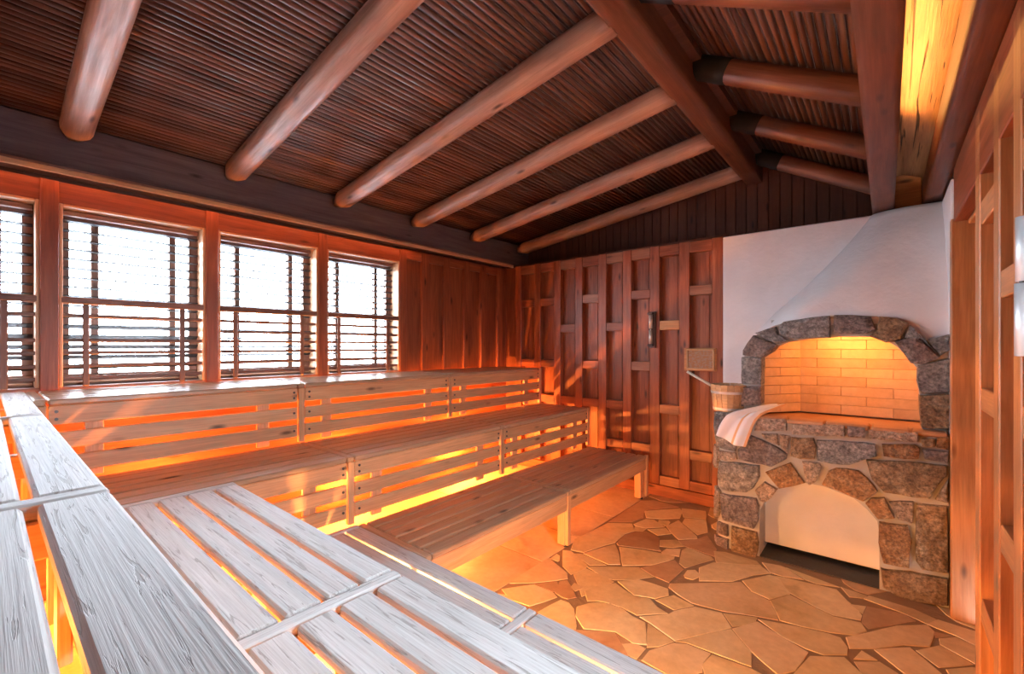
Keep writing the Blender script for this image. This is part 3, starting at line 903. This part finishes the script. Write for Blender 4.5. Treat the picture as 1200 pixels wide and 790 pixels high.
A = lambda *q: [(820 + x / 7.9, 470 + y / 7.9) for x, y in q]
G, BR, RU, TA, PU = 'stone_grey', 'stone_brown', 'stone_rust', 'stone_tan', 'stone_purple'
BASE = [
 (A((82,105),(290,112),(330,200),(345,390),(335,472),(150,440),(112,345),(85,240)), G),
 (A((72,405),(135,445),(158,530),(148,640),(92,640),(72,520)), TA),
 (A((162,465),(330,485),(342,540),(240,555),(170,545)), TA),
 (A((530,165),(800,170),(800,280),(505,275)), TA),
 ([(927.6,497.2),(960,498),(990,499),(990,512),(958,510.5),(927.6,509)], TA),
 ([(993,499.5),(1013.7,501.6),(1013.7,513.7),(993,512.2)], PU),
 (A((350,450),(470,320),(560,355),(720,435),(810,490),(800,540),(660,610),(500,575),(360,540)), PU),
 (A((570,308),(715,305),(735,420),(590,350)), TA),
 (A((740,312),(832,325),(812,485),(750,430)), TA),
 (A((850,340),(1050,345),(1075,420),(1065,540),(930,540),(832,510),(837,430)), BR),
 ([(957,516),(990,517.5),(1012,519),(1026,521),(1027,535),(1012,539.5),(995,545.5),(975,544.5),(957.5,540)], G),
 ([(842,542),(858,542),(890,546),(890,560),(882,573),(874,578),(845,575.5),(840,560)], G),
 ([(896,554),(926,542.5),(943,566.5),(930,570),(913,573),(905,564)], RU),
 ([(940,541.5),(960,543),(963,548),(956,566),(948,569),(944.5,565)], TA),
 ([(884,575),(895,565),(911.5,574),(903,584),(897,588.5),(891.5,588)], TA),
 ([(845,579),(886,584),(889.6,594),(888,611),(883,620),(859,613.5),(847,611),(844.5,595)], PU),
 ([(833.5,571),(842.5,577),(843.5,585),(842,598),(838,608),(833,611),(831.5,592)], TA),
 ([(839,613),(853,616),(853.5,629),(838,627.5)], PU),
 ([(831,629),(853,632.5),(852.5,645),(840,642),(834,636)], PU),
 ([(857.5,617),(886,624.5),(889,636),(886,654),(857,646.5),(856,631)], BR),
 ([(1017.5,503.5),(1048,505),(1076,507),(1076,518),(1048,516),(1018,514)], TA),
 ([(1033,520.6),(1072.5,521.3),(1078,526),(1077,538.2),(1058.6,538.2),(1036,535.6)], RU),
 ([(1097,513),(1112,512),(1112,528),(1097,524.4)], RU),
 ([(1080,514),(1095,513.7),(1095,524.4),(1080.5,525)], BR),
 ([(1081,527),(1112,530),(1112,543.4),(1084,539)], PU),
 ([(1015,539.8),(1058,541),(1111,546),(1111,556),(1100,570),(1091,585.5),(1071,584.5),(1036,577.5),(1022,562),(1017,548)], BR),
 ([(971,552),(980,548.8),(1007,551.5),(1025,569),(1029,576),(1012,589),(996,581.5),(963,568)], RU),
 ([(1014,590.5),(1021,583.5),(1037,583.5),(1048,608),(1029,609)], RU),
 ([(1041,588),(1071,588),(1069,614),(1052,609)], TA),
 ([(1096,586),(1111,562),(1111,590.5)], TA),
 ([(1074,590.4),(1111,594.4),(1111,673),(1081,669),(1073,659),(1073,617)], BR),
 ([(1030,612.5),(1065,616.5),(1068,637),(1065,667),(1035,661),(1029,637)], RU),
 ([(1032,666),(1037,668),(1067,671),(1111,679),(1111,711),(1083,708),(1051,699),(1034,688)], BR),
]
for i, (p, m) in enumerate(BASE):
    stone_block(p, m, base, bend, 3.76, depth=.036, seed=i)
# counter slab with clay tiles
poly_prism('counter', [(-1.05, 3.92), (-1.0, 3.82), (-.93, 3.79), (.292, 3.79), (.292, 4.44), (-1.05, 4.44)], lambda p, s: (p[0], p[1], 1.028 if s == 0 else 1.046), 'hearth_clay', fire)
xs_ = [-1.06, -.80, -.56, -.33, -.08, .12, .292]
for i, (a, b) in enumerate(zip(xs_, xs_[1:])):
    board('coping_stone', (a + .004, 3.752 + (.02 if i % 2 else 0) + (.03 if i == 0 else 0), 1.035), (b - .004, 3.93, 1.068 - .003 * (i % 3)), 'hearth_clay' if i else 'stone_grey', fire, 'x', .010)

# arch over the fire opening
YA = 3.90
OUT = [(-.872, 1.046), (-.872, 1.30), (-.87, 1.50), (-.83, 1.62), (-.77, 1.69), (-.65, 1.755), (-.50, 1.795), (-.245, 1.808), (-.05, 1.80), (.05, 1.765), (.12, 1.70), (.17, 1.66), (.298, 1.66), (.298, 1.30), (.298, 1.046)]
INN = [(-.745, 1.046), (-.745, 1.30), (-.745, 1.50), (-.70, 1.545), (-.66, 1.585), (-.58, 1.625), (-.45, 1.648), (-.245, 1.665), (-.08, 1.66), (-.0, 1.635), (.06, 1.585), (.11, 1.52), (.155, 1.45), (.165, 1.30), (.178, 1.046)]
poly_arch = OUT + INN[::-1]
bm = bmesh.new()
lay = []
for y in (YA, YA + .13):
    lay.append(([bm.verts.new((x, y, z)) for x, z in OUT], [bm.verts.new((x, y, z)) for x, z in INN]))
for i in range(len(OUT) - 1):
    for (o, n) in lay: bm.faces.new((o[i], o[i + 1], n[i + 1], n[i]))
    for k in (0, 1): bm.faces.new((lay[0][k][i], lay[0][k][i + 1], lay[1][k][i + 1], lay[1][k][i]))
arch = bm_obj('arch', bm, 'mortar', parent=fire)
UP = [
 ([(868,453.4),(892.6,452.6),(892,474),(868,477)], PU),
 ([(868.4,418.5),(892.6,419.5),(892.6,451),(869,450)], G),
 ([(870,411),(882,393),(911,404.5),(905.5,411.6),(892.6,419),(870,416.5)], PU),
 ([(884,390.5),(909.5,382.5),(911,392),(924,399.5),(911,403)], G),
 ([(912,383),(917.7,376.7),(951,371.4),(972,370),(973.5,390),(972,395.7),(931,397),(912.4,392)], G),
 ([(977,369),(1000,369.5),(1021,371),(1026,386),(1015,391),(985,391.5),(976,389)], PU),
 ([(1030.4,371),(1048.7,372),(1065.5,379),(1055,398),(1038.5,401.6),(1019,394),(1028,386.4)], BR),
 ([(1049,400.5),(1073,393.5),(1101,419),(1083,427),(1068,426),(1059,413)], PU),
 ([(1067,380.5),(1083,396.5),(1098,414),(1076,393),(1060,396)], G),
 ([(1085,398.5),(1113,391.4),(1113,411),(1102,417)], G),
 ([(1075,429),(1104,422),(1113,420),(1113,459.4),(1078,461.4),(1075,447)], G),
 ([(1078,464),(1113,461.6),(1113,503),(1080,502),(1077,484)], BR),
]
flat = lambda x, d: Vector((x, YA - d, 0))
for i, (p, m) in enumerate(UP):
    stone_block(p, m, arch, flat, YA - .03, depth=.05, back=.09, seed=50 + i, scale_in=.86)

# fire chamber lined with pale bricks
chamber = board('fire_chamber', (-.80, 4.36, 1.0), (.292, 4.46, 1.80), 'mortar', fire, 'x', 0)
board('chamber_roof', (-.70, 4.03, 1.745), (.292, 4.36, 1.80), 'mortar', chamber, 'x', 0)
board('chamber_floor', (-.86, 3.94, 1.02), (.292, 4.36, 1.05), 'hearth_clay', chamber, 'x', 0)
board('chamber_cheek', (.20, 4.03, 1.046), (.292, 4.36, 1.75), 'fire_brick', chamber, 'z', 0)
BH = .0725
for r in range(10):
    z = 1.062 + r * BH
    off = .155 if r % 2 else 0
    x = -.58 - off
    while x < .22:
        a, b = max(x, -.56), min(x + .31, .22)
        if b - a > .02 and z + BH < 1.80:
            board('brick', (a + .0008, 4.30, z + .0008), (b - .0008, 4.36, z + BH - .0008), 'fire_brick', chamber, 'x', .0025)
        x += .31
dirv = Vector((.22, .30, 0)); LW = dirv.length; ang2 = math.atan2(dirv.y, dirv.x)
for r in range(8):
    z = 1.062 + r * BH
    cuts = [0, LW] if r % 2 else [0, .17, LW]
    for a, b in zip(cuts, cuts[1:]):
        me = box_mesh(round(b - a - .003, 4), .06, BH - .003, 'fire_brick', .0025)
        mid = Vector((-.755, 4.0, z + BH / 2)) + dirv.normalized() * ((a + b) / 2) + Vector((-dirv.y, dirv.x, 0)).normalized() * .03
        mesh_obj('brick', me, None, mid, (0, 0, ang2), chamber)
fl = empty('hearth_lamp', (-.2, 4.05, 1.70), 'amber lamp hidden under the top of the fire chamber', 'lamp')
board('housing', (-.40, 4.04, 1.715), (0.0, 4.10, 1.744), 'bolt_steel', fl)
board('diffuser', (-.39, 4.05, 1.709), (-.01, 4.09, 1.7145), 'lamp_amber', fl, bev=0)
area_light('hearth_light', (-.2, 4.07, 1.705), (0, .45, -1), .38, .04, (1, .36, .085), 3.1)

# white panel inside the lower arch
board('heater_panel', (-.80, 3.985, .045), (.02, 4.03, .70), 'render_white', fire, 'x', .006)
board('ash_floor', (-.735, YF, 0.0), (-.035, 4.44, .006), 'slot_dark', fire, 'x', 0)  # floor coloured near black in place of the dark void under the panel

# plaster chimney breast and hood
board('chimney_breast', (-1.178, 4.48, 0), (.36, YB + .02, 2.62), 'plaster', fire, 'z', .008)
board('side_cheek', (.300, 3.80, 1.04), (.335, 4.48, 2.615), 'plaster', fire, 'z', .006)
def interp(tab, x):
    if x <= tab[0][0]: return tab[0][1]
    for (a, fa), (b, fb) in zip(tab, tab[1:]):
        if x <= b:
            t = (x - a) / (b - a); return fa + (fb - fa) * t
    return tab[-1][1]
def smooth_interp(tab, x):
    e = .05
    return sum(interp(tab, x + k * e) for k in (-2, -1, 0, 1, 2)) / 5
XLT = [(1.0, -.985), (1.30, -.985), (1.64, -.925), (1.82, -.80), (1.99, -.61), (2.18, -.43), (2.38, -.26), (2.58, -.11), (2.7, -.03)]
YFT = [(1.0, 3.895), (1.82, 3.895), (1.95, 3.93), (2.1, 4.00), (2.3, 4.12), (2.5, 4.26), (2.62, 4.36), (2.8, 4.44)]
ZBT = [(-.90, 1.046), (-.86, 1.46), (-.82, 1.59), (-.75, 1.65), (-.6, 1.725), (-.245, 1.755), (.0, 1.74), (.08, 1.69), (.14, 1.62), (.3, 1.61)]
def hood_pt(s, z):
    xl = smooth_interp(XLT, z); yf = smooth_interp(YFT, z)
    span = .302 - xl; w = min(.34, span * .75)
    if s < .5:
        a = s / .5 * PI / 2
        return Vector((xl + w * (1 - math.cos(a)), 4.482 - (4.482 - yf) * math.sin(a), z))
    t = (s - .5) / .5
    return Vector((xl + w + (span - w) * t, yf, z))
bm = bmesh.new(); NS, NT = 56, 30; grid = []
for i in range(NS + 1):
    s = i / NS
    zb = interp(ZBT, hood_pt(s, 1.5).x) if s > .30 else interp([(0, 1.046), (.22, 1.046), (.30, interp(ZBT, hood_pt(.30, 1.5).x))], s)
    grid.append([bm.verts.new(hood_pt(s, zb + (2.617 - zb) * j / NT)) for j in range(NT + 1)])
for i in range(NS):
    for j in range(NT):
        bm.faces.new((grid[i][j], grid[i + 1][j], grid[i + 1][j + 1], grid[i][j + 1]))
back = [bm.verts.new((p[-1].co.x, 4.49, 2.617)) for p in (grid[0], grid[-1])]
bm.faces.new([g[-1] for g in grid] + [back[1], back[0]])
hood = bm_obj('hood', bm, 'plaster', parent=fire, smooth=True)

# ================================================================== SMALL THINGS
# bucket with staves, hoops and ears
BX, BY, BZ = -.985, 3.925, 1.068
bucket = empty('sauna_bucket', (BX, BY, BZ), 'small wooden stave bucket with a pale hoop on the hearth corner', 'bucket')
NST = 18; hgt = .215
def stave_mesh(i):
    bm = bmesh.new(); g = .010
    a0 = 2 * PI * i / NST + g; a1 = 2 * PI * (i + 1) / NST - g
    vs_ = []
    for z, r in ((0, .116), (hgt, .140)):
        for rr in (r, r - .014):
            for a in (a0, (a0 + a1) / 2, a1):
                vs_.append(bm.verts.new((rr * math.cos(a), rr * math.sin(a), z + (random.uniform(-.002, .002) if z else 0))))
    o0, i0, o1, i1 = vs_[0:3], vs_[3:6], vs_[6:9], vs_[9:12]
    for k in (0, 1):
        bm.faces.new((o0[k], o0[k + 1], o1[k + 1], o1[k])); bm.faces.new((i0[k + 1], i0[k], i1[k], i1[k + 1]))
        bm.faces.new((o1[k], o1[k + 1], i1[k + 1], i1[k])); bm.faces.new((o0[k + 1], o0[k], i0[k], i0[k + 1]))
    for k in (0, 2): bm.faces.new((o0[k], o1[k], i1[k], i0[k]))
    return bm
for i in range(NST):
    bm_obj('stave', stave_mesh(i), 'bucket_wood', (BX, BY, BZ), parent=bucket)
def hoop(z, h):
    bm = bmesh.new(); r0 = .116 + .024 * z / hgt + .0005; r1 = .116 + .024 * (z + h) / hgt + .0005; n = 36
    R = [[bm.verts.new((r * math.cos(2 * PI * i / n), r * math.sin(2 * PI * i / n), zz)) for i in range(n)] for r, zz in ((r0, z), (r0 + .0025, z), (r1 + .0025, z + h), (r1, z + h))]
    for a, b in ((0, 1), (1, 2), (2, 3), (3, 0)):
        for i in range(n): bm.faces.new((R[a][i], R[a][(i + 1) % n], R[b][(i + 1) % n], R[b][i]))
    bm_obj('hoop', bm, 'hoop_steel', (BX, BY, BZ), parent=bucket, smooth=False)
hoop(.010, .020); hoop(.142, .020)
mesh_obj('bucket_floor', cyl_mesh(.105, .012, 'bucket_wood', 24), None, (BX, BY, BZ + .02), parent=bucket)

# ladle leaning out of the bucket
h0, h1 = Vector((-1.30, 3.86, 1.378)), Vector((-.93, 3.94, 1.155))
ladle = empty('ladle', (-.95, 3.93, 1.09), 'pale long-handled ladle leaning out of the bucket', 'ladle')
d = h1 - h0
me = cyl_mesh(.011, d.length, 'pale_wood', 12, 'z')
mesh_obj('handle', me, None, (h0 + h1) / 2, d.to_track_quat('Z', 'Y').to_euler(), ladle)
bm = bmesh.new(); n = 18; R = []
for r, z in ((.002, 0), (.026, .004), (.036, .022), (.038, .045), (.034, .045), (.032, .022), (.022, .009), (.002, .006)):
    R.append([bm.verts.new((r * math.cos(2 * PI * i / n), r * math.sin(2 * PI * i / n), z)) for i in range(n)])
for a, b in zip(R, R[1:]):
    for i in range(n): bm.faces.new((a[i], a[(i + 1) % n], b[(i + 1) % n], b[i]))
bm_obj('bowl', bm, 'pale_wood', (-.93, 3.945, 1.112), parent=ladle, smooth=True)

# towel: lies on the counter and hangs over its edge
bm = bmesh.new(); NU, NV = 16, 34
uvl = bm.loops.layers.uv.new('weave')
path = [(-.63, 3.97, 1.135), (-.67, 3.92, 1.125), (-.72, 3.86, 1.108), (-.77, 3.80, 1.092), (-.81, 3.752, 1.076), (-.845, 3.718, 1.045), (-.868, 3.708, 1.00), (-.888, 3.704, .95), (-.905, 3.700, .90), (-.915, 3.698, .865)]
wid = [.09, .12, .15, .175, .195, .205, .21, .215, .215, .215]
def path_at(t):
    f = t * (len(path) - 1); i = min(int(f), len(path) - 2); k = f - i
    p = Vector(path[i]).lerp(Vector(path[i + 1]), k); w = wid[i] + (wid[i + 1] - wid[i]) * k
    return p, w
ve = {}
for j in range(NV + 1):
    t = j / NV; p, w = path_at(t)
    for i in range(NU + 1):
        u = i / NU
        hang = max(0, (t - .42) / .58)
        across = Vector((1, .35 * (1 - hang), -.30 * hang)).normalized()
        fold = math.sin(u * 9.5 + t * 1.6) * (.011 + .006 * hang) + math.sin(u * 21 + 1 + t * 5) * .004
        up = Vector((0, -1, 0)) * hang + Vector((0, 0, 1)) * (1 - hang)
        q = p + across * (u - .5) * w + up * (fold + .008) + Vector((0, 0, -.035 * (.5 - abs(u - .6)) * hang))
        ve[i, j] = bm.verts.new(q - Vector((-.8, 3.78, 1.07)))
for j in range(NV):
    for i in range(NU):
        f = bm.faces.new((ve[i, j], ve[i + 1, j], ve[i + 1, j + 1], ve[i, j + 1])); f.smooth = True
        for l, (a, b) in zip(f.loops, ((i, j), (i + 1, j), (i + 1, j + 1), (i, j + 1))): l[uvl].uv = (a / NU, b / NV)
towel = bm_obj('towel', bm, 'towel_cloth', (-.8, 3.78, 1.07))
tag(towel, 'white towel with tan stripes draped over the hearth edge', 'towel')
so = towel.modifiers.new('thickness', 'SOLIDIFY'); so.thickness = .006
ss = towel.modifiers.new('soft', 'SUBSURF'); ss.levels = 1; ss.render_levels = 1

# plaque
pq = empty('notice_plaque', (-1.40, YB - .002, 1.36), 'small framed wooden notice plaque on the back wall battens', 'sign')
board('back_board', (-1.575, YB - .014, 1.345), (-1.262, YB - .001, 1.575), 'post_wood', pq, 'x')
pl = board('plaque', (-1.530, YB - .024, 1.372), (-1.295, YB - .0145, 1.550), 'plaque_face', pq, 'x', .002)
for lo, hi in (((-1.545, 1.355), (-1.280, 1.372)), ((-1.545, 1.55), (-1.280, 1.567))):
    board('frame', (lo[0], YB - .032, lo[1]), (hi[0], YB - .0145, hi[1]), 'bucket_wood', pq, 'x')
for x in (-1.545, -1.295):
    board('frame', (x, YB - .032, 1.372), (x + .015, YB - .0145, 1.55), 'bucket_wood', pq, 'z')

# sand timer on a batten
st = empty('sand_timer', (-1.90, YB - .002, 1.58), 'slim upright sand timer with glass tubes on a dark wood holder', 'timer')
board('holder', (-1.945, YB - .022, 1.575), (-1.870, YB - .001, 1.960), 'dark_wood', st)
for z in (1.590, 1.925):
    board('bracket', (-1.940, YB - .075, z), (-1.885, YB - .022, z + .022), 'dark_wood', st)
for z0, z1 in ((1.613, 1.760), (1.778, 1.924)):
    mesh_obj('glass_tube', cyl_mesh(.019, z1 - z0, 'hoop_steel', 16), None, (-1.912, YB - .050, (z0 + z1) / 2), parent=st)
mesh_obj('neck', cyl_mesh(.006, .018, 'hoop_steel', 10), None, (-1.912, YB - .050, 1.769), parent=st)

# ================================================================== OUTSIDE
bmo = bmesh.new(); bmesh.ops.create_grid(bmo, x_segments=1, y_segments=1, size=40)
tag(bm_obj('ground', bmo, 'snow', (-10, 0, -1.0)), 'grey snowy ground outside the windows', kind='structure')
